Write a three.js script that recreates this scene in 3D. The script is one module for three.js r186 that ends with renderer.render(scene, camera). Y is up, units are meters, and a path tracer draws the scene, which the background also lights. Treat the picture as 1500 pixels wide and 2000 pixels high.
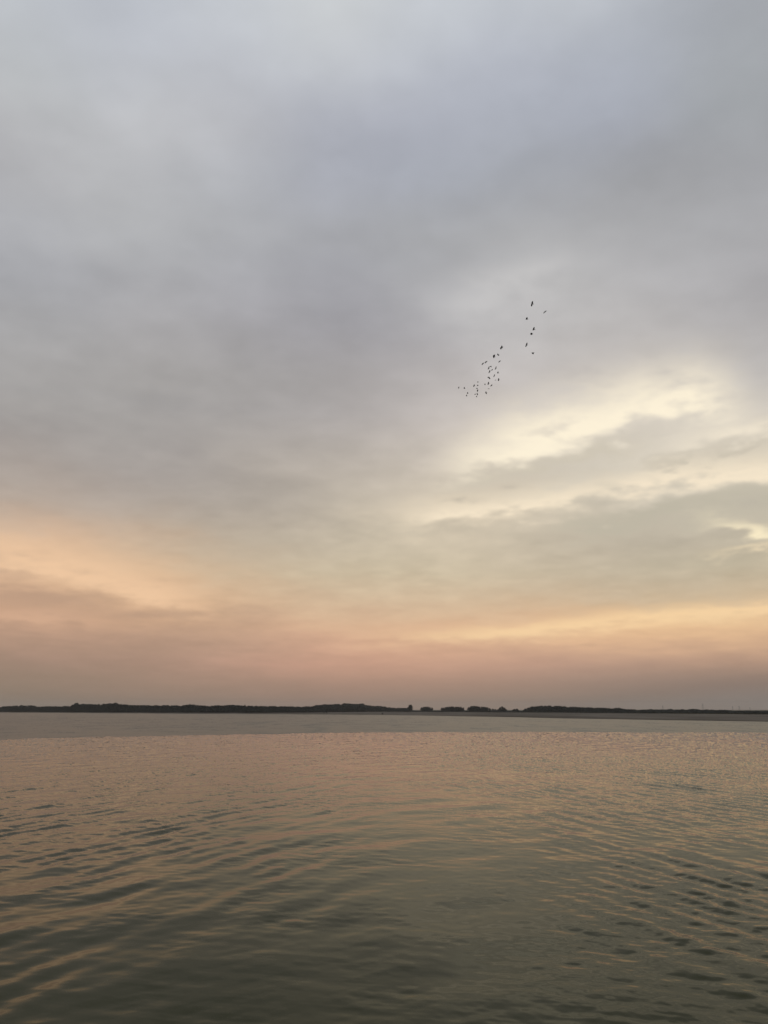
import * as THREE from 'three';
import { mergeGeometries } from 'three/addons/utils/BufferGeometryUtils.js';

// ---------------------------------------------------------------- camera
const scene = new THREE.Scene();
const EYE = 4;                                   // metres above the water
const camera = new THREE.PerspectiveCamera(63, 768 / 1024, 0.1, 20000);
camera.position.set(0, EYE, 0);
camera.rotation.set(THREE.MathUtils.degToRad(13.31), 0, 0);
const renderer = new THREE.WebGLRenderer();
renderer.toneMapping = THREE.LinearToneMapping;
renderer.toneMappingExposure = 1;
renderer.shadowMap.enabled = true;

// ---------------------------------------------------------------- small helpers
const R = THREE.MathUtils.degToRad;
let seed = 20240;
const rnd = () => { seed = (seed * 1664525 + 1013904223) >>> 0; return seed / 4294967296; };
const between = (a, b) => a + (b - a) * rnd();
const clamp = (x, a = 0, b = 1) => Math.min(b, Math.max(a, x));
const smooth = (a, b, x) => { const t = clamp((x - a) / (b - a)); return t * t * (3 - 2 * t); };
const hash = (x, y) => { let h = Math.imul(x, 374761393) + Math.imul(y, 668265263) | 0; h = Math.imul(h ^ (h >>> 13), 1274126177); return ((h ^ (h >>> 16)) >>> 0) / 4294967296; };
function noise(x, y) {
  const i = Math.floor(x), j = Math.floor(y), a = x - i, b = y - j;
  const u = a * a * a * (a * (a * 6 - 15) + 10), v = b * b * b * (b * (b * 6 - 15) + 10);
  const p = hash(i, j), q = hash(i + 1, j), r = hash(i, j + 1), s = hash(i + 1, j + 1);
  return (p + (q - p) * u + (r - p) * v + (p - q - r + s) * u * v) * 2 - 1;
}
function fbm(x, y, n) { let s = 0, a = 0.5; for (let k = 0; k < n; k++) { s += a * noise(x, y); const t = x * 1.6 - y * 1.2 + 17.3; y = x * 1.2 + y * 1.6 - 9.1; x = t; a *= 0.5; } return s; }
const lin = (c) => (c <= 0.04045 ? c / 12.92 : ((c + 0.055) / 1.055) ** 2.4);
function along(table, x) {                        // piecewise linear
  if (x <= table[0][0]) return table[0][1];
  for (let k = 1; k < table.length; k++) if (x <= table[k][0]) { const [a, p] = table[k - 1], [b, q] = table[k]; return p + (q - p) * (x - a) / (b - a); }
  return table[table.length - 1][1];
}

// ---------------------------------------------------------------- sky: dusk overcast, thin breaks low in the west
// cloud and haze colours by bearing and height in degrees
const CLOUD = [
  [-27.9, 40.8, 184, 188, 193], [-20.2, 42.5, 184, 188, 196], [-10.4, 43.8, 192, 196, 202], [-2.9, 44.3, 203, 206, 208], [4.2, 44.2, 190, 194, 200], [14.4, 43.4, 186, 190, 196], [22.0, 42.1, 176, 180, 187], [28.2, 40.7, 165, 168, 174],
  [-27.5, 38.3, 183, 186, 188], [-21.7, 39.6, 184, 187, 193], [-12.2, 41.0, 190, 193, 200], [-2.9, 41.6, 196, 199, 204], [2.1, 41.6, 180, 184, 193], [10.2, 41.2, 176, 180, 191], [18.0, 40.2, 173, 178, 189], [26.8, 38.4, 164, 168, 172],
  [-26.4, 35.5, 186, 187, 190], [-17.7, 37.2, 190, 191, 194], [-12.0, 38.0, 184, 185, 190], [-4.1, 38.5, 172, 175, 185], [2.0, 38.6, 169, 172, 183], [10.0, 38.1, 170, 174, 184], [17.7, 37.2, 165, 169, 180], [26.4, 35.5, 160, 163, 167],
  [-26.0, 32.5, 182, 182, 185], [-19.2, 33.8, 181, 182, 185], [-11.8, 34.8, 176, 178, 183], [-4.0, 35.3, 169, 172, 182], [4.0, 35.3, 168, 172, 182], [11.8, 34.8, 163, 166, 173], [19.2, 33.8, 160, 161, 165], [26.0, 32.5, 164, 165, 169],
  [-25.6, 29.3, 176, 177, 181], [-19.6, 30.4, 181, 182, 184], [-12.7, 31.3, 172, 173, 176], [-3.9, 31.9, 167, 168, 172], [3.9, 31.9, 164, 165, 168], [11.6, 31.4, 170, 170, 172], [18.9, 30.5, 168, 168, 170], [25.6, 29.3, 172, 172, 174],
  [-25.3, 26.7, 171, 172, 177], [-18.6, 27.8, 170, 170, 174], [-9.6, 28.7, 168, 168, 173], [-2.7, 29.0, 160, 160, 166], [3.9, 29.0, 172, 172, 175], [10.7, 28.6, 196, 195, 195], [18.6, 27.8, 185, 184, 186], [25.3, 26.7, 168, 167, 170],
  [-24.9, 23.6, 167, 166, 167], [-16.6, 24.8, 166, 164, 165], [-7.6, 25.6, 162, 160, 163], [-2.7, 25.7, 157, 156, 162], [1.9, 25.7, 170, 168, 171], [7.6, 25.6, 190, 188, 188], [14.9, 25.0, 193, 190, 189], [21.7, 24.1, 184, 181, 181], [25.6, 23.5, 172, 170, 171],
  [-24.6, 20.5, 163, 160, 158], [-16.4, 21.5, 162, 159, 157], [-9.3, 22.1, 163, 160, 159], [-3.7, 22.3, 170, 166, 166], [1.9, 22.4, 184, 179, 178], [7.5, 22.2, 196, 190, 187], [14.7, 21.7, 196, 190, 186], [21.4, 21.0, 203, 197, 192], [25.2, 20.4, 185, 182, 180],
  [-24.3, 17.7, 160, 156, 154], [-16.2, 18.5, 161, 157, 155], [-9.2, 19.0, 166, 161, 158], [-3.7, 19.2, 176, 170, 167], [1.8, 19.2, 197, 189, 184], [7.4, 19.1, 212, 203, 194], [14.5, 18.7, 220, 211, 198], [21.2, 18.0, 234, 224, 207], [25.2, 17.5, 215, 206, 192],
  [-24.0, 14.8, 172, 161, 153], [-16.0, 15.5, 168, 161, 157], [-9.0, 15.9, 180, 171, 162], [-3.6, 16.1, 190, 181, 170], [1.8, 16.1, 210, 199, 185], [7.3, 16.0, 215, 205, 188], [14.3, 15.6, 210, 202, 187], [20.9, 15.1, 212, 203, 187], [24.9, 14.7, 225, 214, 192],
  [-23.8, 12.2, 190, 172, 156], [-19.1, 12.6, 183, 169, 157], [-12.4, 13.0, 180, 169, 157], [-7.2, 13.2, 182, 172, 160], [-1.8, 13.3, 210, 197, 176], [3.6, 13.3, 222, 208, 185], [10.7, 13.1, 222, 209, 187], [15.8, 12.8, 205, 195, 177], [20.7, 12.5, 192, 184, 168], [24.7, 12.1, 188, 182, 168],
  [-23.6, 10.3, 225, 188, 156], [-19.0, 10.6, 205, 180, 155], [-12.3, 11.0, 190, 175, 156], [-7.1, 11.1, 190, 178, 160], [-1.8, 11.2, 207, 194, 172], [3.6, 11.2, 208, 195, 173], [10.6, 11.0, 208, 195, 174], [15.7, 10.8, 195, 184, 166], [20.5, 10.5, 186, 176, 159], [24.5, 10.2, 205, 192, 168],
  [-23.4, 8.4, 212, 176, 146], [-19.4, 8.6, 235, 196, 157], [-15.6, 8.8, 215, 184, 152], [-10.5, 9.0, 206, 184, 156], [-3.5, 9.1, 209, 194, 167], [3.5, 9.1, 210, 195, 168], [10.5, 9.0, 204, 189, 165], [15.6, 8.8, 198, 184, 161], [20.4, 8.5, 199, 186, 162], [24.3, 8.3, 200, 186, 161],
  [-23.6, 6.8, 190, 156, 132], [-20.2, 6.9, 205, 168, 138], [-16.1, 7.1, 232, 190, 150], [-12.1, 7.2, 215, 180, 147], [-5.3, 7.3, 214, 187, 156], [1.8, 7.4, 215, 190, 160], [8.7, 7.3, 212, 188, 158], [15.5, 7.1, 204, 182, 153], [20.2, 6.9, 197, 178, 150], [24.2, 6.7, 205, 180, 148],
  [-22.8, 5.4, 205, 165, 138], [-18.6, 5.5, 192, 157, 132], [-13.7, 5.6, 195, 162, 136], [-7.0, 5.8, 216, 179, 148], [0.0, 5.8, 218, 184, 151], [7.0, 5.8, 224, 187, 151], [13.7, 5.6, 236, 194, 150], [18.6, 5.5, 250, 208, 155], [23.1, 5.3, 250, 209, 157],
  [-23.0, 4.1, 180, 148, 127], [-16.9, 4.2, 183, 150, 129], [-10.3, 4.4, 199, 162, 138], [-5.2, 4.4, 220, 173, 145], [1.7, 4.4, 228, 182, 149], [8.6, 4.4, 222, 179, 147], [15.3, 4.3, 222, 180, 147], [20.0, 4.2, 222, 179, 146], [23.6, 4.1, 205, 166, 138],
  [-22.9, 2.7, 160, 135, 117], [-16.8, 2.8, 168, 139, 120], [-10.3, 2.8, 182, 147, 127], [-3.5, 2.9, 201, 157, 134], [3.5, 2.9, 200, 158, 135], [10.3, 2.8, 191, 154, 134], [16.8, 2.8, 177, 146, 128], [22.9, 2.7, 160, 134, 118],
  [-22.8, 1.3, 148, 128, 110], [-16.7, 1.3, 157, 132, 114], [-10.2, 1.3, 163, 135, 117], [-3.4, 1.4, 170, 138, 120], [3.4, 1.4, 170, 139, 121], [10.2, 1.3, 160, 135, 119], [16.7, 1.3, 148, 127, 114], [22.8, 1.3, 132, 117, 108],
  [-22.7, 0.2, 140, 122, 105], [-13.4, 0.3, 152, 129, 111], [-3.4, 0.3, 156, 130, 113], [6.8, 0.3, 152, 130, 113], [16.6, 0.3, 135, 120, 108], [22.7, 0.2, 122, 110, 102],
];
// brighter breaks and darker cloud tongues: path (bearing, height), half width below / above, colour, strength, raggedness
const STREAKS = [
  [[[2.8, 15.2], [6.0, 16.2], [9.1, 17.2], [12.7, 18.1], [15.5, 18.7], [18.3, 19.3], [21.5, 19.5], [23.5, 19.3]], 1.0, 2.4, 0xfff3da, 1.0, 0.8, 8],
  [[[1.1, 13.0], [5.4, 13.1], [9.0, 13.4], [14.2, 14.0], [19.3, 14.7], [22.5, 14.7], [27.5, 14.4], [32, 14.0]], 0.55, 0.95, 0xfdecd0, 0.8, 0.6],
  [[[20.4, 16.6], [23.3, 17.2], [26.4, 17.0], [31, 16.6]], 0.7, 0.9, 0xf8ecd6, 0.75, 0.9],
  [[[4.0, 14.9], [9.0, 15.7], [11.9, 16.3], [15.1, 17.0], [17.8, 17.1]], 0.6, 0.55, 0xc9c0ae, 0.6, 0.8],
  [[[17.5, 15.9], [21.0, 15.6], [23.2, 15.9], [27.3, 16.1]], 0.35, 0.35, 0xc4bbaa, 0.65, 1.0],
  [[[10.4, 11.8], [15.8, 12.4], [19.1, 13.0], [22.3, 13.3], [26.0, 13.1], [31, 12.9]], 1.1, 0.5, 0xbcb5a3, 0.7, 0.7],
  [[[21.8, 11.9], [24.0, 11.0], [26.4, 10.3], [30, 9.6]], 0.3, 0.6, 0xfff0cc, 0.95, 0.5],
  [[[21.0, 9.3], [23.5, 9.6], [26.5, 9.9], [30, 10.2]], 0.3, 0.35, 0xf4e0bc, 0.75, 0.6],
  [[[22.0, 10.7], [24.5, 10.3], [28, 10.1]], 0.35, 0.3, 0xc0b7a4, 0.5, 0.5],
  [[[-4.1, 4.7], [1.7, 4.85], [8.7, 5.1], [13.7, 5.6], [18.6, 6.0], [25.3, 6.2], [32, 6.3]], 0.6, 0.45, 0xfdd9a8, 0.85, 0.25, 15],
  [[[-29.7, 9.9], [-22.3, 9.0], [-19.4, 8.3], [-16.8, 7.5], [-13.2, 6.8]], 0.6, 1.6, 0xf5cda6, 0.8, 0.35, 6],
  [[[-30, 7.2], [-25.4, 7.2], [-23.0, 7.1], [-21.0, 6.9]], 0.5, 0.45, 0xb89780, 0.5, 0.5],
  [[[-27, 5.7], [-22.3, 5.7], [-19.6, 5.6]], 0.4, 0.5, 0xdcb293, 0.6, 0.5],
  [[[4.8, 28.1], [8.6, 28.6], [11.9, 29.3], [12.9, 29.7]], 1.9, 0.8, 0xcfcdcc, 0.45, 0.8],
  [[[12.3, 4.05], [13.0, 4.2], [13.8, 4.15]], 0.06, 0.1, 0xb08d7a, 0.5, 0.3],
];
const SUN_AZ = 50, SUN_EL = 13;
function makeSky() {
  const rgb = (h) => [lin((h >> 16) / 255), lin(((h >> 8) & 255) / 255), lin((h & 255) / 255)];
  const BASE = [[-1, 0x8f7b6c], [0.5, 0x927d6e], [3, 0xb4937e], [5.5, 0xc8a689], [9, 0xbfad97], [14, 0xb5aca2], [20, 0xaba8a8], [30, 0xabacb1], [45, 0xb6b9bf], [90, 0xb4b8c0]].map(([e, h]) => [e, rgb(h)]);
  const base = (az, el) => {                      // all round: the same veil, brighter and warmer towards the sunset
    const t = (1 + Math.cos(R(az - SUN_AZ))) / 2, low = smooth(35, 0, el);
    let k = 1; while (k < BASE.length - 1 && el > BASE[k][0]) k++;
    const [a, p] = BASE[k - 1], [b, q] = BASE[k], s = clamp((el - a) / (b - a)), g = 1 - 0.34 * (1 - t) * (0.35 + 0.65 * low);
    const cool = 0.16 * (1 - t) * low;
    return [(p[0] + (q[0] - p[0]) * s) * g * (1 - cool), (p[1] + (q[1] - p[1]) * s) * g, (p[2] + (q[2] - p[2]) * s) * g * (1 + cool)];
  };
  const pts = CLOUD.map(([az, el, red, green, blue]) => { const c = [lin(red / 255), lin(green / 255), lin(blue / 255)], b = base(az, el); return [az, el, c.map((v, k) => v - b[k]), el < 3 ? 0.75 : el < 8 ? 0.95 : el < 14 ? 1.15 : 1.75]; });
  // residuals on a fine lattice
  const A0 = -48, A1 = 48, E0 = -2, E1 = 60, ST = 0.4, NA = Math.round((A1 - A0) / ST) + 1, NE = Math.round((E1 - E0) / ST) + 1;
  const lat = new Float32Array(NA * NE * 3);
  for (let j = 0; j < NE; j++) for (let i = 0; i < NA; i++) {
    const az = A0 + i * ST, el = E0 + j * ST; let w = 0.012, s0 = 0, s1 = 0, s2 = 0;
    for (const [pa, pe, c, se] of pts) {
      const da = (az - pa) / 3.6, de = (el - pe) / se, q = da * da + de * de;
      if (q > 30) continue;
      const g = Math.exp(-q / 2) ; w += g; s0 += g * c[0]; s1 += g * c[1]; s2 += g * c[2];
    }
    const o = (j * NA + i) * 3; lat[o] = s0 / w; lat[o + 1] = s1 / w; lat[o + 2] = s2 / w;
  }
  const residual = (az, el, out) => {
    const x = (az - A0) / ST, y = (el - E0) / ST;
    if (x < 0 || y < 0 || x >= NA - 1 || y >= NE - 1) { out[0] = out[1] = out[2] = 0; return; }
    const i = Math.floor(x), j = Math.floor(y); let u = x - i, v = y - j; 
    const o = (j * NA + i) * 3, n = NA * 3, e = smooth(0, 8, Math.min(az - A0, A1 - az, E1 - el));
    for (let k = 0; k < 3; k++) out[k] = e * ((lat[o + k] * (1 - u) + lat[o + 3 + k] * u) * (1 - v) + (lat[o + n + k] * (1 - u) + lat[o + n + 3 + k] * u) * v);
  };
  const streaks = STREAKS.map(([path, lo, hi, h, s, rag, fade = 3]) => ({ fade, path, lo, hi, c: rgb(h), s, rag, a0: path[0][0], a1: path[path.length - 1][0] }));
  const W = 4096, H = 2048, data = new Float32Array(W * H * 4), c3 = [0, 0, 0];
  const under = rgb(0x8a7868);
  for (let j = 0; j < H; j++) {
    const el = ((j + 0.5) / H - 0.5) * 180;
    for (let i = 0; i < W; i++) {
      const o = (j * W + i) * 4; data[o + 3] = 1;
      if (el < -1) { data[o] = under[0]; data[o + 1] = under[1]; data[o + 2] = under[2]; continue; }
      const th = ((i + 0.5) / W - 0.5) * 2 * Math.PI;            // atan2(z, x)
      let az = th * 180 / Math.PI + 90; if (az > 180) az -= 360;
      // a flat cloud deck: coordinates on a plane overhead
      const y = Math.sin(R(Math.max(el, 0))) + 0.11, ce = Math.cos(R(el)), px = ce * Math.cos(th) / y, pz = ce * Math.sin(th) / y;
      const big = fbm(px * 0.9 + 3.1, pz * 0.9 + 8.7, 4), mid = fbm(px * 2.7 - 5.0, pz * 2.7 + 1.0, 5), fine = fbm(px * 7 + 11, pz * 7 - 4, 5);
      const wisp = fbm(px * 15 - 2, pz * 15 + 6, 4), calm = smooth(0, 9, el), wa = 2.2 * big + 1.1 * mid + 0.5 * fine, we = (1.0 * mid + 0.5 * fine) * calm + 0.15 * (1 - calm) * big;
      const b = base(az, el); residual(az + wa * 1.2, el + we * 1.1, c3);
      let r = b[0] + c3[0], g = b[1] + c3[1], bl = b[2] + c3[2];
      const k = 1 + (0.06 * big + 0.09 * mid + 0.075 * fine + 0.05 * wisp) * (0.25 + 0.75 * calm);
      r *= k; g *= k; bl *= k;
      if (Math.abs(az) < 40 && el < 34) for (const s of streaks) {
        if (az < s.a0 - 3 || az > s.a1 + 4) continue;
        const rag = s.rag, d = el + rag * (0.8 * mid + 1.5 * fine + 0.7 * wisp) * (0.25 + 0.75 * calm) - along(s.path, az + 1.5 * rag * mid);
        const q = d < 0 ? -d / s.lo : d / s.hi; if (q > 3) continue;
        const ends = smooth(s.a0 - 1.5, s.a0 + s.fade, az + 2 * mid) * smooth(s.a1 + 2.5, s.a1 - 2.5, az);
        const f = s.s * ends * Math.exp(-q * q) * clamp(0.97 + rag * (0.9 * mid + 1.2 * fine + 0.7 * wisp));
        r += (s.c[0] - r) * f; g += (s.c[1] - g) * f; bl += (s.c[2] - bl) * f;
      }
      data[o] = r; data[o + 1] = g; data[o + 2] = bl;
    }
  }
  const t = new THREE.DataTexture(data, W, H, THREE.RGBAFormat, THREE.FloatType);
  t.mapping = THREE.EquirectangularReflectionMapping; t.colorSpace = THREE.LinearSRGBColorSpace;
  t.magFilter = t.minFilter = THREE.LinearFilter; t.wrapS = THREE.RepeatWrapping; t.needsUpdate = true;
  return t;
}
const sky = makeSky();
scene.background = sky;
scene.environment = sky;

// the sun, veiled by cloud just right of the frame
const sun = new THREE.DirectionalLight(new THREE.Color(1, 0.86, 0.66), 0.25);
sun.position.set(Math.sin(R(SUN_AZ)) * Math.cos(R(SUN_EL)), Math.sin(R(SUN_EL)), -Math.cos(R(SUN_AZ)) * Math.cos(R(SUN_EL))).multiplyScalar(3000);
sun.castShadow = true; sun.shadow.radius = 30; sun.shadow.mapSize.set(2048, 2048);
Object.assign(sun.shadow.camera, { left: -1500, right: 1500, top: 1500, bottom: -1500, near: 1, far: 8000 });
scene.add(sun, sun.target);

// thin evening haze over the flats
scene.fog = new THREE.FogExp2(0xcfc9c2, 0.00009);

// ---------------------------------------------------------------- scene graph helpers
const used = {};
function numbered(name) { const n = used[name] = (used[name] ?? -1) + 1; return n ? `${name}_${String(n).padStart(3, '0')}` : name; }
function tag(o, label, category, group, kind) {
  if (label) o.userData.label = label;
  if (category) o.userData.category = category;
  if (group) o.userData.group = group;
  if (kind) o.userData.kind = kind;
  return o;
}
function mesh(name, geometry, material, parent = scene) {
  const m = new THREE.Mesh(geometry, material); m.name = parent === scene ? numbered(name) : name;
  m.castShadow = m.receiveShadow = true; parent.add(m); return m;
}
function geometryOf(position, index, extra = {}) {
  const g = new THREE.BufferGeometry();
  g.setAttribute('position', new THREE.Float32BufferAttribute(position, 3));
  if (extra.normal) g.setAttribute('normal', new THREE.Float32BufferAttribute(extra.normal, 3));
  if (extra.color) g.setAttribute('color', new THREE.Float32BufferAttribute(extra.color, 3));
  if (extra.uv) g.setAttribute('uv', new THREE.Float32BufferAttribute(extra.uv, 2));
  g.setIndex(index); if (!extra.normal) g.computeVertexNormals();
  return g;
}

// ---------------------------------------------------------------- the river
// heading 0 is straight ahead (-z), fwd = -z
const waves = [];
function wave(lambda, crestDeg, slope, region) {   // crest line runs along crestDeg, measured from straight ahead to the right
  const a = R(crestDeg), k = 2 * Math.PI / lambda;
  waves.push([k * Math.cos(a), -k * Math.sin(a), slope / k, rnd() * 6.283, region]);
}
for (let k = 0; k < 14; k++) wave(between(0.55, 1.7), 21 + between(-13, 13), 0.030, 0);     // swell meeting from the left
for (let k = 0; k < 14; k++) wave(between(0.5, 1.5), -18 + between(-9, 9), 0.034, 1);    // and from the right
for (let k = 0; k < 10; k++) wave(between(1.6, 4.5), between(-90, 90), 0.009, 2);           // slow undulation
for (let k = 0; k < 16; k++) wave(between(0.3, 0.9), 90 + between(-55, 55), 0.0125, 3);     // light breeze across
for (let k = 0; k < 12; k++) wave(between(0.14, 0.34), between(-90, 90), 0.009, 3);
for (let k = 0; k < 10; k++) wave(between(0.3, 0.9), between(-90, 90), 0.005, 2);
const out4 = [0, 0, 0];
function water(X, Zf) {                            // height, d/dX, d/dZf
  const n1 = fbm(X * 0.11 + 40, Zf * 0.07, 3), n2 = fbm(X * 0.3 - 7, Zf * 0.16 + 21, 3), n3 = fbm(X * 0.8 + 3, Zf * 0.5 - 11, 2);
  const gust = clamp(0.8 + 1.1 * n1 + 0.8 * n3, 0.15, 1.35), far = smooth(14, 60, Zf);
  const w = [smooth(0.8, -4.5, X + 2 * n1) * clamp(0.8 + 1.1 * n2 + 0.5 * n3, 0.1, 1.3) * (1 - 0.5 * far) * (0.6 + 0.4 * smooth(12, 19, Zf)), smooth(1.2, 5.5, X + 2 * n2) * clamp(0.75 + 1.1 * n1 + 0.5 * n3, 0.1, 1.1) * (0.35 + 0.65 * smooth(12, 21, Zf)) * (1 - 0.4 * smooth(45, 100, Zf)), 1, gust * (0.8 + 0.25 * smooth(0, 8, X))];
  let h = 0, dx = 0, dz = 0;
  for (const [kx, kz, a, ph, g] of waves) {
    const t = kx * X + kz * Zf + ph, A = a * w[g], s = A * Math.sin(t);
    h += A * Math.cos(t); dx -= kx * s; dz -= kz * s;
  }
  out4[0] = h; out4[1] = dx; out4[2] = dz;
}
const waterMaterial = new THREE.MeshPhysicalMaterial({ color: new THREE.Color(0.046, 0.047, 0.021), roughness: 0.035, ior: 1.333, specularIntensity: 0.105 });
const ruffledMaterial = new THREE.MeshPhysicalMaterial({ color: new THREE.Color(0.035, 0.034, 0.018), roughness: 0.35, ior: 1.333 });
// where the breeze ruffles the far water: distance by bearing
const windLine = (az) => along([[-180, 120], [-30, 126], [-24, 131], [0, 156], [24, 168], [40, 180], [180, 120]], az) * (1 + 0.02 * noise(az * 0.55, 3.3) + 0.007 * noise(az * 3.1, 8.3) + 0.008 * noise(az * 14, 1.3) + 0.012 * noise(az * 41, 5.3));
const bearings = [];
for (let a = -180; a < -60; a += 5) bearings.push(a);
for (let a = -60; a < -29; a += 0.4) bearings.push(a);
for (let k = 0; k <= 800; k++) bearings.push(-29 + 58 * k / 800);
for (let a = 29.4; a < 60; a += 0.4) bearings.push(a);
for (let a = 60; a <= 180; a += 5) bearings.push(a);
function sheet(rows, place) {
  const n = bearings.length, position = new Float32Array(rows * n * 3), normal = new Float32Array(rows * n * 3), index = new Uint32Array((rows - 1) * (n - 1) * 6);
  for (let j = 0, o = 0; j < rows; j++) for (let i = 0; i < n; i++, o += 3) place(j / (rows - 1), bearings[i], position, normal, o, j > 0 && j < rows - 1 && i > 0 && i < n - 1);
  for (let j = 0, o = 0; j < rows - 1; j++) for (let i = 0; i < n - 1; i++) {
    const a = j * n + i, b = a + n; index[o++] = a; index[o++] = a + 1; index[o++] = b; index[o++] = a + 1; index[o++] = b + 1; index[o++] = b;
  }
  const g = new THREE.BufferGeometry();
  g.setAttribute('position', new THREE.BufferAttribute(position, 3)); g.setAttribute('normal', new THREE.BufferAttribute(normal, 3)); g.setIndex(new THREE.BufferAttribute(index, 1));
  return g;
}
const NEAR = 9, ROWS = 640;
tag(mesh('water', sheet(ROWS, (u, az, p, n, o, inner) => {
  const rb = windLine(az), s0 = NEAR ** -0.5, s1 = rb ** -0.5, s = s0 + u * (s1 - s0);
  let r = s ** -2, a = R(az);
  if (inner) { r += (rnd() - 0.5) * 1.0 * r ** 1.5 * (s0 - s1) / ROWS; a += (rnd() - 0.5) * R(0.05); }
  const X = r * Math.sin(a), Z = r * Math.cos(a); water(X, Z);
  p[o] = X; p[o + 1] = u === 1 ? 0 : out4[0]; p[o + 2] = -Z;
  const l = Math.hypot(out4[1], 1, out4[2]); n[o] = -out4[1] / l; n[o + 1] = 1 / l; n[o + 2] = out4[2] / l;
}), waterMaterial), null, null, null, 'structure');
tag(mesh('water', sheet(12, (u, az, p, n, o) => {
  const r = NEAR * u, a = R(az); water(r * Math.sin(a), r * Math.cos(a));
  p[o] = r * Math.sin(a); p[o + 1] = u === 1 ? out4[0] : 0; p[o + 2] = -r * Math.cos(a); n[o + 1] = 1;
}), waterMaterial), null, null, null, 'structure');
tag(mesh('ruffled_water', sheet(220, (u, az, p, n, o) => {
  const rb = windLine(az), r = rb * (6000 / rb) ** (u ** 1.3), a = R(az);
  const X = r * Math.sin(a), Z = r * Math.cos(a), q = 0.05 * fbm(X * 0.02, Z * 0.012, 3) + 0.09 * noise(X * 0.3, Z * 0.11) + 0.16 * (rnd() - 0.5), l = Math.hypot(1, q);
  p[o] = X; p[o + 1] = 0; p[o + 2] = -Z; n[o + 1] = 1 / l; n[o + 2] = q / l;
}), ruffledMaterial), null, null, null, 'structure');

// ---------------------------------------------------------------- far bank
// stations across the far bank: s, distance of the waterline, distance of the crest where plants begin; X = s * distance
const S = (x) => (x - 750) / 1677;
const SHORE = [[-1100, 2500], [-400, 1500], [0, 1253], [200, 1029], [400, 861], [600, 741], [750, 669], [900, 535], [1100, 405], [1300, 338], [1500, 293], [1900, 232], [2700, 165]].map(([x, z]) => [S(x), z]);
const CREST = [[-1100, 2520], [-400, 1515], [0, 1266], [200, 1042], [400, 874], [500, 850], [600, 930], [660, 1120], [750, 1280], [860, 1150], [950, 1034], [1100, 860], [1250, 720], [1430, 608], [1500, 570], [1900, 420], [2700, 300]].map(([x, z]) => [S(x), z]);
const LAND = 1.0;
const stations = []; for (let x = -1100; x <= 2700; x += 8) stations.push(S(x));
function strip(rows, f, color) {
  const p = [], c = [], idx = [], n = stations.length;
  for (const v of rows) for (const s of stations) { const [Z, y] = f(s, v); p.push(s * Z, y, -Z); if (color) c.push(...color(s * Z, Z, v)); }
  for (let j = 0; j < rows.length - 1; j++) for (let i = 0; i < n - 1; i++) { const a = j * n + i, b = a + n; idx.push(a, a + 1, b, a + 1, b + 1, b); }
  return geometryOf(p, idx, color ? { color: c } : {});
}
const bankMaterial = new THREE.MeshPhysicalMaterial({ vertexColors: true, roughness: 1, specularIntensity: 0.1 });
tag(mesh('mud_bank', strip([-0.04, 0, 0.006, 0.015, 0.03, 0.06, 0.1, 0.15, 0.22, 0.3, 0.4, 0.52, 0.65, 0.78, 0.9, 1], (s, v) => {
  const a = along(SHORE, s) * (1 + 0.004 * noise(s * 120, 2)), b = along(CREST, s), Z = a + (b - a) * v;
  return [Z, v < 0 ? -0.5 : LAND * (0.02 + 0.12 * smooth(0, 0.02, v) + 0.86 * Math.max(0, v) ** 0.9) + 0.07 * noise(s * Z * 0.05, Z * 0.03) * smooth(0.02, 0.2, v) * smooth(1, 0.9, v)];
}, (X, Z, v) => {
  const g = 1 + 0.28 * noise(X * 0.04, Z * 0.012) + 0.14 * noise(X * 0.2, Z * 0.06), wet = v < 0.02 ? 0.7 : 1;
  return [0.12 * g * wet, 0.106 * g * wet, 0.088 * g * wet];
}), bankMaterial), null, null, null, 'structure');
tag(mesh('ground', strip([0, 0.03, 0.1, 0.2, 0.35, 0.55, 0.8, 1], (s, v) => { const b = along(CREST, s); return [b + (9000 - b) * v * v, LAND]; },
  (X, Z) => { const g = 1 + 0.3 * noise(X * 0.01, Z * 0.006); return [0.052 * g, 0.056 * g, 0.034 * g]; }), bankMaterial), null, null, null, 'structure');

// ---------------------------------------------------------------- trees
const leafMaterial = new THREE.MeshStandardMaterial({ vertexColors: true, roughness: 0.9, side: THREE.DoubleSide });
const barkMaterial = new THREE.MeshStandardMaterial({ color: new THREE.Color(0.055, 0.045, 0.035), roughness: 0.95 });
function limb(a, b, r0, r1, p, idx, sides = 5) {
  const d = b.clone().sub(a), u = new THREE.Vector3(d.y, d.z, d.x).cross(d).normalize(), v = d.clone().cross(u).normalize(), o = p.length / 3;
  for (const [c, r] of [[a, r0], [b, r1]]) for (let k = 0; k < sides; k++) { const t = k / sides * 6.2832; const q = c.clone().addScaledVector(u, r * Math.cos(t)).addScaledVector(v, r * Math.sin(t)); p.push(q.x, q.y, q.z); }
  for (let k = 0; k < sides; k++) { const m = (k + 1) % sides; idx.push(o + k, o + m, o + sides + k, o + m, o + sides + m, o + sides + k); }
}
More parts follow.
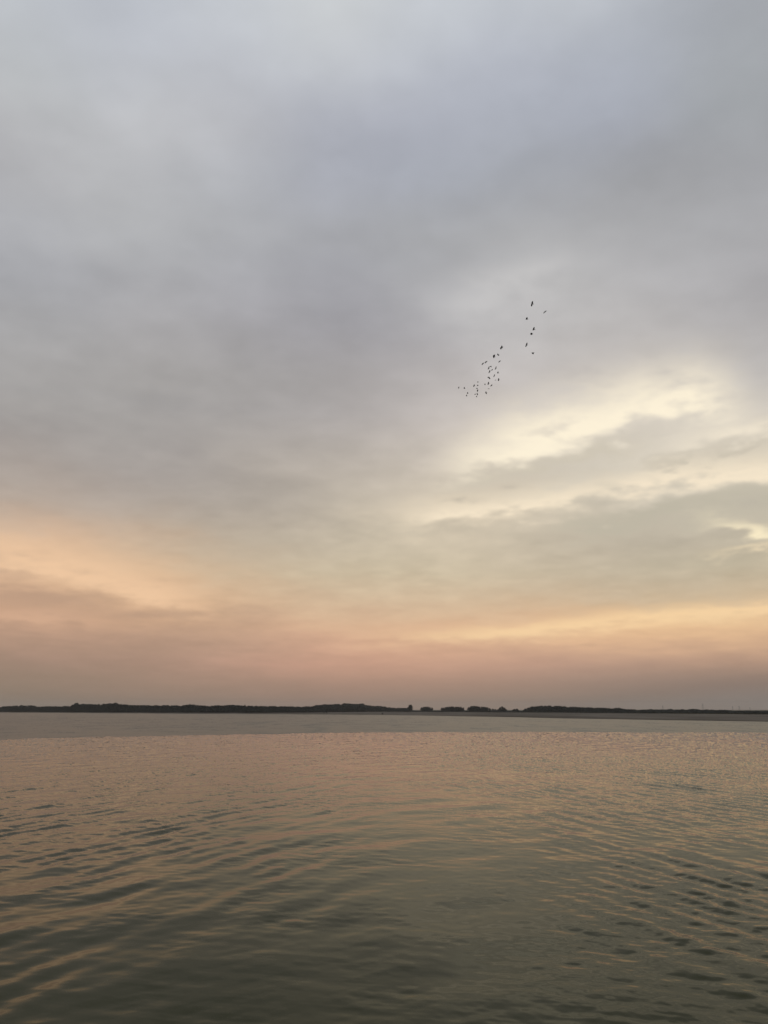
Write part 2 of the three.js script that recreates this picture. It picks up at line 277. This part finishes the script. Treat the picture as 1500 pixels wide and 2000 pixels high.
// a unit tree: 1 m high, crown half width w; low = where the crown starts
function treeShape(w, low, leaves, style) {
  const p = [], idx = [], V = (x, y, z) => new THREE.Vector3(x, y, z);
  const top = V(between(-0.03, 0.03), 0.72, between(-0.03, 0.03)), knee = V(between(-0.02, 0.02), 0.3, between(-0.02, 0.02));
  limb(V(0, -0.03, 0), knee, 0.035, 0.024, p, idx, 6); limb(knee, top, 0.024, 0.008, p, idx, 6);
  for (let k = 0; k < 7; k++) { const t = k * 2.4 + rnd(), y = 0.25 + 0.06 * k, q = knee.clone().lerp(top, (y - 0.25) / 0.47); limb(q, V(Math.cos(t) * w * 0.75, y + between(0.12, 0.25), Math.sin(t) * w * 0.75), 0.012, 0.004, p, idx, 4); }
  const trunk = geometryOf(p, idx);
  const lobes = []; for (let k = 0; k < 16; k++) { const t = rnd() * 6.28, y = (k + rnd()) / 16, rr = (k % 3 ? 1 : 0.25) * (style === 'oval' ? Math.sin(Math.PI * (0.12 + 0.8 * y)) : Math.sqrt(1 - (y * 0.97) ** 2)) * 0.62, full = 0.45 + 0.55 * Math.sin(Math.PI * (0.25 + 0.68 * y)); lobes.push([Math.cos(t) * w * rr, low + (1 - low) * (0.12 + 0.74 * y), Math.sin(t) * w * rr, w * between(0.36, 0.52) * full, (1 - low) * between(0.12, 0.2)]); }
  const lp = [], lc = [], li = [];
  for (let k = 0; k < leaves; k++) {
    const [x, y, z, rw, rh] = lobes[k % lobes.length], d = V(rnd() - 0.5, rnd() - 0.5, rnd() - 0.5).normalize().multiplyScalar(between(0.3, 1)), c = V(x + d.x * rw, Math.max(0.02, y + d.y * rh), z + d.z * rw);
    const n = V(rnd() - 0.5, rnd() * 0.8 - 0.2, rnd() - 0.5).addScaledVector(d, 0.6).normalize(), u = V(n.z, n.x, -n.y).cross(n).normalize(), v = n.clone().cross(u), s = between(0.035, 0.075), o = lp.length / 3, g = between(0.75, 1.25);
    for (const [a, b] of [[-1, -0.4], [0.2, -0.8], [1.1, 0.3], [-0.2, 0.9]]) { lp.push(c.x + (u.x * a + v.x * b) * s, c.y + (u.y * a + v.y * b) * s, c.z + (u.z * a + v.z * b) * s); lc.push(0.025 * g, 0.037 * g, 0.032 * g); }
    li.push(o, o + 1, o + 2, o, o + 2, o + 3);
  }
  return { trunk, crown: geometryOf(lp, li, { color: lc }) };
}
const TREES = [treeShape(0.42, 0.04, 900), treeShape(0.36, 0.06, 900), treeShape(0.5, 0.02, 960), treeShape(0.4, 0.16, 800, 'oval'), treeShape(0.46, 0.03, 920)];
const BUSHES = [treeShape(0.75, 0.02, 260), treeShape(0.9, 0.0, 280)];
const whole = ({ trunk, crown }) => {              // trunk and crown joined, for woods that read as one mass
  const t = trunk.clone(), n = t.attributes.position.count; t.setAttribute('color', new THREE.Float32BufferAttribute(new Float32Array(n * 3).map((_, i) => [0.055, 0.045, 0.035][i % 3]), 3));
  return mergeGeometries([t, crown]);
};
function groundAt(s, Z) { const a = along(SHORE, s), b = along(CREST, s); return Z >= b ? LAND : LAND * (0.14 + 0.86 * clamp((Z - a) / (b - a)) ** 0.9) - 0.05; }
function plant(name, shape, x, Z, height, width, label, category, group) {
  const o = new THREE.Group(); o.name = numbered(name); scene.add(o);
  const s = S(x); o.position.set(s * Z, groundAt(s, Z), -Z); o.rotation.y = rnd() * 6.28; o.scale.set(height * width, height, height * width);
  mesh('trunk', shape.trunk, barkMaterial, o); mesh('crown', shape.crown, leafMaterial, o);
  return tag(o, label, category, group);
}
// height of a tree at distance Z whose top stands t above eye level, in units of Z / 1723
const tall = (t, Z) => EYE - LAND + (t + 1.4) * Z / 1723;

function wood(name, label, rows, profile, x0, x1, step, shape) {
  const list = [];
  for (const [offset, part] of rows) for (let x = x0 + rnd() * step; x < x1; x += step * between(0.6, 1.4)) {
    const Z = along(CREST, S(x)) + offset * between(0.7, 1.3), h = tall(along(profile, x), Z) * part * between(0.84, 1.1);
    list.push([x, Z, h]);
  }
  const m = new THREE.InstancedMesh(whole(shape), leafMaterial, list.length), d = new THREE.Object3D();
  list.forEach(([x, Z, h], k) => {
    const s = S(x), w = between(0.8, 1.35) * Math.max(1, 5.5 / h); d.position.set(s * Z, groundAt(s, Z) - 0.05, -Z); d.rotation.y = rnd() * 6.28; d.scale.set(h * w, h, h * w); d.updateMatrix(); m.setMatrixAt(k, d.matrix);
  });
  m.name = numbered(name); m.castShadow = m.receiveShadow = true; scene.add(m);
  return tag(m, label, 'wood', null, 'stuff');
}
wood('distant_wood', 'long dark wood lining the far waterline at left', [[4, 0.42], [10, 0.62], [26, 1], [48, 1]],
  [[-260, 5], [0, 4.6], [20, 5.2], [40, 6.6], [60, 6.4], [75, 5], [100, 5], [138, 5.6], [145, 9.6], [165, 9.4], [200, 9.4], [215, 10.6], [232, 10.6], [240, 8.4], [260, 7.2], [355, 6.6], [364, 8.4], [378, 8], [388, 6.4], [440, 6.8], [453, 7.4], [470, 6.2], [530, 5.2], [612, 4.8], [622, 4.4]], -260, 622, 2.1, TREES[0]);
wood('distant_wood', 'dark wood rising behind the pale mud bank left of centre', [[8, 0.5], [20, 0.8], [50, 1], [80, 1]],
  [[610, 4], [617, 7], [630, 8.6], [645, 8.4], [665, 9.6], [672, 10.8], [690, 9.8], [711, 10], [713, 7], [735, 6], [753, 4.6], [765, 2.6], [795, 1.8], [812, -0.4]], 611, 800, 1.9, TREES[2]);
wood('distant_wood', 'long low belt of trees tapering to the right on the far bank', [[30, 0.6], [70, 1], [110, 1]],
  [[1036, 3.4], [1044, 5.4], [1060, 6], [1100, 4.8], [1150, 3], [1200, 1], [1204, 2.2], [1212, 2], [1218, -0.4], [1240, -0.8]], 1036, 1240, 2.0, TREES[4]);
wood('distant_scrub', 'line of low scrub beyond the mud flat at right', [[60, 0.7], [160, 1], [260, 1]],
  [[1200, -0.6], [1228, -0.6], [1240, -1], [1262, -0.8], [1270, 0.6], [1278, -0.6], [1300, -0.6], [1306, 0.8], [1318, -0.4], [1332, 0], [1340, -0.8], [1352, 0.6], [1362, 0.2], [1376, -0.6], [1400, -1.2], [1424, -1.6], [1428, -3], [1520, -3.4], [1750, -3]], 1200, 1750, 3.2, BUSHES[0]);
wood('distant_scrub', 'thin strip of low bushes along the crest between the clumps', [[14, 0.55], [40, 0.75]],
  [[795, -0.8], [820, -1.6], [850, -1.6], [960, -1], [975, -1], [1000, -2.4], [1040, -2.8], [1240, -3.6]], 795, 1240, 3.4, BUSHES[1]);
// reeds on the crest of the mud flat
{
  const p = [], c = [], idx = [];
  for (let k = 0; k < 16; k++) { const a = rnd() * 6.28, r = rnd() * 0.5, x = Math.cos(a) * r, z = Math.sin(a) * r, h = between(0.5, 1), t = rnd() * 6.28, w = 0.06, o = p.length / 3, l = between(-0.2, 0.2), g = between(0.8, 1.2);
    p.push(x - w * Math.cos(t), -0.05, z - w * Math.sin(t), x + w * Math.cos(t), -0.05, z + w * Math.sin(t), x + l + 0.03, h, z + l, x + l - 0.03, h, z + l); for (let i = 0; i < 4; i++) c.push(0.05 * g, 0.05 * g, 0.028 * g); idx.push(o, o + 1, o + 2, o, o + 2, o + 3); }
  const N = 1500, m = new THREE.InstancedMesh(geometryOf(p, idx, { color: c }), leafMaterial, N), d = new THREE.Object3D();
  for (let k = 0; k < N; k++) { const x = 780 + 900 * rnd() ** 0.8, s = S(x), Z = along(CREST, s) + between(-14, 10) + 8 * noise(x * 0.05, 4); d.position.set(s * Z, groundAt(s, Z), -Z); d.rotation.y = rnd() * 6.28; const q = between(0.35, 0.75); d.scale.set(q * 1.8, q, q * 1.8); d.updateMatrix(); m.setMatrixAt(k, d.matrix); }
  m.name = numbered('reeds'); m.castShadow = m.receiveShadow = true; scene.add(m); tag(m, 'dark fringe of reeds along the top of the mud flat', 'reeds', null, 'stuff');
}
// the clumps that stand apart on the skyline, right of the wood
const lone = along(CREST, S(802)) + 30;
plant('tree', TREES[3], 802, lone, tall(8.2, lone), 1.8, 'lone oval dark tree standing apart left of the rounded clumps', 'tree');
function clump(x0, x1, profile, n, label, group, shapes = TREES) {
  for (let k = 0; k < n; k++) { const x = x0 + (x1 - x0) * (n > 1 ? (k + between(-0.25, 0.25)) / (n - 1) : 0.5), Z = along(CREST, S(x)) + between(20, 60), h = tall(along(profile, x), Z) * between(0.93, 1.02); plant('tree', shapes[k % shapes.length], x, Z, h, Math.max(1, 5.2 / h) * between(0.9, 1.15), label, 'tree', group); }
}
clump(824, 843, [[822, 2.8], [827, 4.6], [836, 5.2], [841, 4.6], [845, 3]], 7, 'dark tree in the small rounded clump just right of the lone tree', 'trees of the first clump');
clump(863, 905, [[861, 2.6], [864, 3], [873, 4.4], [882, 5.4], [900, 5], [906, 2.6]], 12, 'dark tree in the second, wider rounded clump on the far bank', 'trees of the second clump');
clump(916, 956, [[914, 3.4], [919, 6.2], [940, 5.4], [952, 4.2], [958, 2.8], [964, 1.2]], 12, 'dark tree in the third clump, flat topped and sloping down rightwards', 'trees of the third clump');
clump(963, 972, [[960, 1.4], [972, -0.4]], 3, 'small tree trailing off the right end of the third clump', 'small trees after the third clump');
clump(978, 986, [[975, 3], [982, 6.2], [988, 2.6]], 3, 'dark tree forming the lone dome right of the third clump', 'trees of the domed clump');
clump(1003, 1011, [[1001, -1], [1008, 1], [1013, -1]], 4, 'low bushy tree in the smallest clump on the skyline', 'trees of the smallest clump', [TREES[2], TREES[4]]);
clump(1025, 1033, [[1023, 0], [1027, 1.6], [1033, 3.6]], 4, 'dark tree in the ragged pair just left of the long belt', 'trees left of the long belt');
// trees that stick out above the woods
for (const [x, off, t, w, k, label] of [[149, 30, 12.4, 1.25, 2, 'tallest dark tree at the left end of the high wood'], [174, 34, 10.8, 0.9, 1, 'tree crown sticking up left of the middle of the high wood'], [225, 30, 12, 1.6, 4, 'broad rounded tree at the right end of the high wood'], [247, 30, 9.6, 0.9, 0, 'small tree just past the right end of the high wood'],
  [41, 30, 8.0, 1, 3, 'pointed tree near the left edge of the far bank'], [60, 30, 7.6, 1, 0, 'second pointed tree from the left edge of the far bank'], [370, 30, 9.4, 1.5, 4, 'low rounded tree above the middle of the long left wood'], [478, 30, 8.8, 0.8, 1, 'slim tree sticking up near the right end of the left wood'], [672, 60, 11.8, 1.1, 0, 'highest tree above the wood left of centre']]) {
  const Z = along(CREST, S(x)) + off; plant('tree', TREES[k], x, Z, tall(t, Z), w, label, 'tree');
}
// bushes out on the mud
for (const [x, Z, h, w, label] of [[633, 820, 1.3, 0.9, 'left one of two low dark bushes at the edge of the mud bank'], [638, 815, 1.4, 0.9, 'right one of two low dark bushes at the edge of the mud bank'], [672, 980, 1.6, 0.7, 'small dark bush alone on the mud below the highest trees'], [747, 690, 1.5, 0.9, 'small dark bush near the waterline at mid picture']]) plant('bush', BUSHES[0], x, Z, h, w, label, 'bush');

// ---------------------------------------------------------------- pylons, far off
const steel = new THREE.MeshStandardMaterial({ color: new THREE.Color(0.16, 0.165, 0.17), roughness: 0.6, metalness: 0.3 });
function pylon(x, Z, h, label) {
  const o = new THREE.Group(); o.name = numbered('power_pylon'); scene.add(o); o.position.set(S(x) * Z, LAND, -Z); o.rotation.y = 0.35;
  const V = (a, b, c) => new THREE.Vector3(a, b, c), half = (y) => 0.11 * h * (1 - y / h) ** 0.8 + 0.02 * h;
  const part = (name, bars, parent = o) => { const p = [], idx = []; for (const [a, b, r] of bars) limb(a, b, r, r, p, idx, 4); return mesh(name, geometryOf(p, idx), steel, parent); };
  for (const [sx, sz] of [[1, 1], [-1, 1], [1, -1], [-1, -1]]) { const bars = []; for (let k = 0; k < 6; k++) { const a = k * h / 6, b = (k + 1) * h / 6; bars.push([V(sx * half(a), a, sz * half(a)), V(sx * half(b), b, sz * half(b)), 0.12]); } part('leg', bars); }
  const lattice = []; for (let k = 0; k < 6; k++) { const a = k * h / 6, b = (k + 1) * h / 6; for (const q of [1, -1]) { lattice.push([V(-half(a), a, q * half(a)), V(half(b), b, q * half(b)), 0.05], [V(half(a), a, q * half(a)), V(-half(b), b, q * half(b)), 0.05], [V(q * half(a), a, -half(a)), V(q * half(b), b, half(b)), 0.05], [V(q * half(a), a, half(a)), V(q * half(b), b, -half(b)), 0.05]); } }
  part('bracing', lattice);
  for (const y of [0.7, 0.83, 0.95]) { const w = h * 0.2, bars = []; for (const q of [1, -1]) bars.push([V(0, y * h, q * half(y * h)), V(w, y * h, 0), 0.08], [V(0, y * h, q * half(y * h)), V(-w, y * h, 0), 0.08], [V(0, y * h + 0.05 * h, 0), V(q * w, y * h, 0), 0.06]); part('cross_arm', bars); }
  tag(o, label, 'pylon', 'power pylons on the horizon');
}
pylon(1295, 3000, 17, 'faint leftmost power pylon above the low scrub');
pylon(1373, 2700, 21, 'tallest faint power pylon above the scrub at right');
pylon(1431, 2700, 14, 'left one of the close pair of faint pylons at right');
pylon(1444, 2750, 14.5, 'right one of the close pair of faint pylons at right');
pylon(1465, 3300, 12, 'faintest power pylon, nearest the right edge of the picture');

// ---------------------------------------------------------------- birds
const feather = new THREE.MeshStandardMaterial({ color: new THREE.Color(0.022, 0.02, 0.019), roughness: 0.85, side: THREE.DoubleSide });
function birdShape(beat, fold) {                   // flies towards -z, wing span 0.66 m; beat = wing angle in degrees
  const p = [], idx = [], ring = 8;
  const body = [[-0.185, 0.002, 0.002, 0.002], [-0.165, 0.008, 0.008, 0.004], [-0.145, 0.021, 0.022, 0.008], [-0.12, 0.024, 0.026, 0.008], [-0.095, 0.024, 0.025, 0.002], [-0.05, 0.042, 0.042, -0.004], [0, 0.046, 0.045, -0.006], [0.06, 0.034, 0.032, -0.002], [0.11, 0.018, 0.014, 0.004], [0.14, 0.03, 0.007, 0.006], [0.2, 0.052, 0.004, 0.008], [0.215, 0.05, 0.002, 0.008]];
  body.forEach(([z, rx, ry, y], j) => { for (let k = 0; k < ring; k++) { const t = k / ring * 6.2832; p.push(rx * Math.cos(t), y + ry * Math.sin(t), z); } if (j) for (let k = 0; k < ring; k++) { const a = (j - 1) * ring + k, b = (j - 1) * ring + (k + 1) % ring; idx.push(a, b, a + ring, b, b + ring, a + ring); } });
  for (const side of [1, -1]) {
    // span station: out along the wing, leading edge z, trailing edge z, thickness
    const w = [[0.02, -0.085, 0.095, 0.02], [0.08, -0.1, 0.1, 0.018], [0.15, -0.115 - 0.02 * fold, 0.095, 0.014], [0.22, -0.1 + 0.05 * fold, 0.09 + 0.03 * fold, 0.01], [0.29, -0.06 + 0.1 * fold, 0.075 + 0.06 * fold, 0.006], [0.335, 0.01 + 0.13 * fold, 0.04 + 0.1 * fold, 0.002]];
    let x = 0.02, y = 0.012, o = p.length / 3;
    w.forEach(([d, le, te, th], j) => {
      if (j) { const a = R(beat * (j < 3 ? 1.15 : 0.75)), l = d - w[j - 1][0]; x += l * Math.cos(a); y += l * Math.sin(a); }
      for (const [z, e] of [[le, 0], [le * 0.6 + te * 0.4, th], [te, 0], [le * 0.6 + te * 0.4, -th * 0.5]]) p.push(side * x, y + e, z);
      if (j) for (let k = 0; k < 4; k++) { const a = o + (j - 1) * 4 + k, b = o + (j - 1) * 4 + (k + 1) % 4; idx.push(a, b, a + 4, b, b + 4, a + 4); }
    });
    const e = o + (w.length - 1) * 4; idx.push(e, e + 1, e + 2, e, e + 2, e + 3);
  }
  return geometryOf(p, idx);
}
const BIRDS = [birdShape(38, 0.2), birdShape(8, 0), birdShape(-28, 0.3), birdShape(60, 0.5), birdShape(-5, 0.7)];
function bird(az, el, dist, size, turn, roll, k, label, group) {
  const m = mesh('bird', BIRDS[k], feather), a = R(az), e = R(el);
  m.position.set(Math.sin(a) * Math.cos(e) * dist, EYE + Math.sin(e) * dist, -Math.cos(a) * Math.cos(e) * dist);
  m.rotation.set(R(between(-6, 6)), R(turn), R(roll), 'YXZ'); m.scale.setScalar(size);
  tag(m, label, 'bird', group);
}
// seven loose birds ahead of the flock: bearing, height, distance, size, turn, roll, wing beat
[[10.96, 26.87, 112, 1.05, 110, -52, 1, 'largest bird, highest of all, banking steeply'], [11.85, 26.29, 130, 1.0, 140, -24, 4, 'slim bird farthest right of all the birds'], [10.53, 25.91, 130, 1.2, 80, 10, 0, 'compact dark bird below the highest bird'], [10.99, 25.21, 122, 1.1, 100, -25, 0, 'upper bird of the close pair among the scattered seven'],
 [10.82, 24.91, 130, 1.25, 65, 20, 0, 'lower bird of the close pair among the scattered seven'], [10.43, 24.26, 122, 1.0, 115, -45, 1, 'tilted bird, leftmost of the scattered group at upper right'], [10.86, 23.72, 125, 1.25, 80, 35, 2, 'lowest bird of the scattered group at upper right']]
  .forEach((b) => bird(...b, 'birds flying over the river'));
const FLOCK = [[8.65, 24.22], [8.57, 24.11], [8.36, 23.73], [8.04, 23.71], [8.07, 23.63], [8.44, 23.30], [7.46, 23.31], [7.23, 23.21], [7.79, 23.02], [7.65, 22.90], [8.16, 22.87], [7.88, 22.76], [7.70, 22.66], [8.30, 22.53], [8.03, 22.37], [7.59, 22.31], [7.68, 22.19], [8.33, 22.09], [8.10, 22.08], [6.84, 22.00], [7.59, 21.88], [7.33, 21.86], [6.82, 21.79], [7.80, 21.73], [6.55, 21.77], [5.44, 21.69], [6.74, 21.61], [5.85, 21.61], [7.60, 21.53], [6.79, 21.45], [7.40, 21.27], [6.07, 21.27], [6.62, 21.22], [6.77, 21.20], [5.99, 21.11], [6.70, 21.02]];
const UNITS = ['', 'first', 'second', 'third', 'fourth', 'fifth', 'sixth', 'seventh', 'eighth', 'ninth', 'tenth', 'eleventh', 'twelfth', 'thirteenth', 'fourteenth', 'fifteenth', 'sixteenth', 'seventeenth', 'eighteenth', 'nineteenth'];
const ordinal = (n) => n < 20 ? UNITS[n] : n % 10 ? `${n < 30 ? 'twenty' : 'thirty'}-${UNITS[n % 10]}` : n === 20 ? 'twentieth' : 'thirtieth';
const SPECIAL = { 0: 'topmost bird of the dense lower flock, touching the next', 1: 'bird close below the topmost of the dense lower flock', 3: 'upper bird of the two overlapping in the dense flock', 4: 'lower bird of the two overlapping in the dense flock', 5: 'long slim bird at the upper right edge of the dense flock', 6: 'right one of two faint birds left of the flock top', 7: 'left one of two faint birds left of the flock top', 25: 'faintest bird, farthest left of the whole flock', 35: 'lowest bird of the whole flock, small and faint' };
FLOCK.map((b, i) => [...b, i]).sort((a, b) => b[1] - a[1]).forEach(([az, el, i], rank) => {
  const flat = i === 5 || i === 6 || i === 7, tilt = [9, 10, 12, 14].includes(i);
  bird(az, el, i === 25 || i === 35 ? 205 : 138 + 36 * rank / 35 + between(-6, 6), between(0.86, 1.02), tilt ? 125 : flat ? 125 : between(60, 120) - (rnd() < 0.25 ? 180 : 0), tilt ? -50 : flat ? -20 : between(-55, 10), tilt ? 1 : flat ? 4 : [0, 1, 2, 4][Math.floor(rnd() * 4)],
    SPECIAL[i] ?? `small dark bird, ${ordinal(rank + 1)} from the top of the dense lower flock`, 'birds flying over the river');
});

renderer.render(scene, camera);
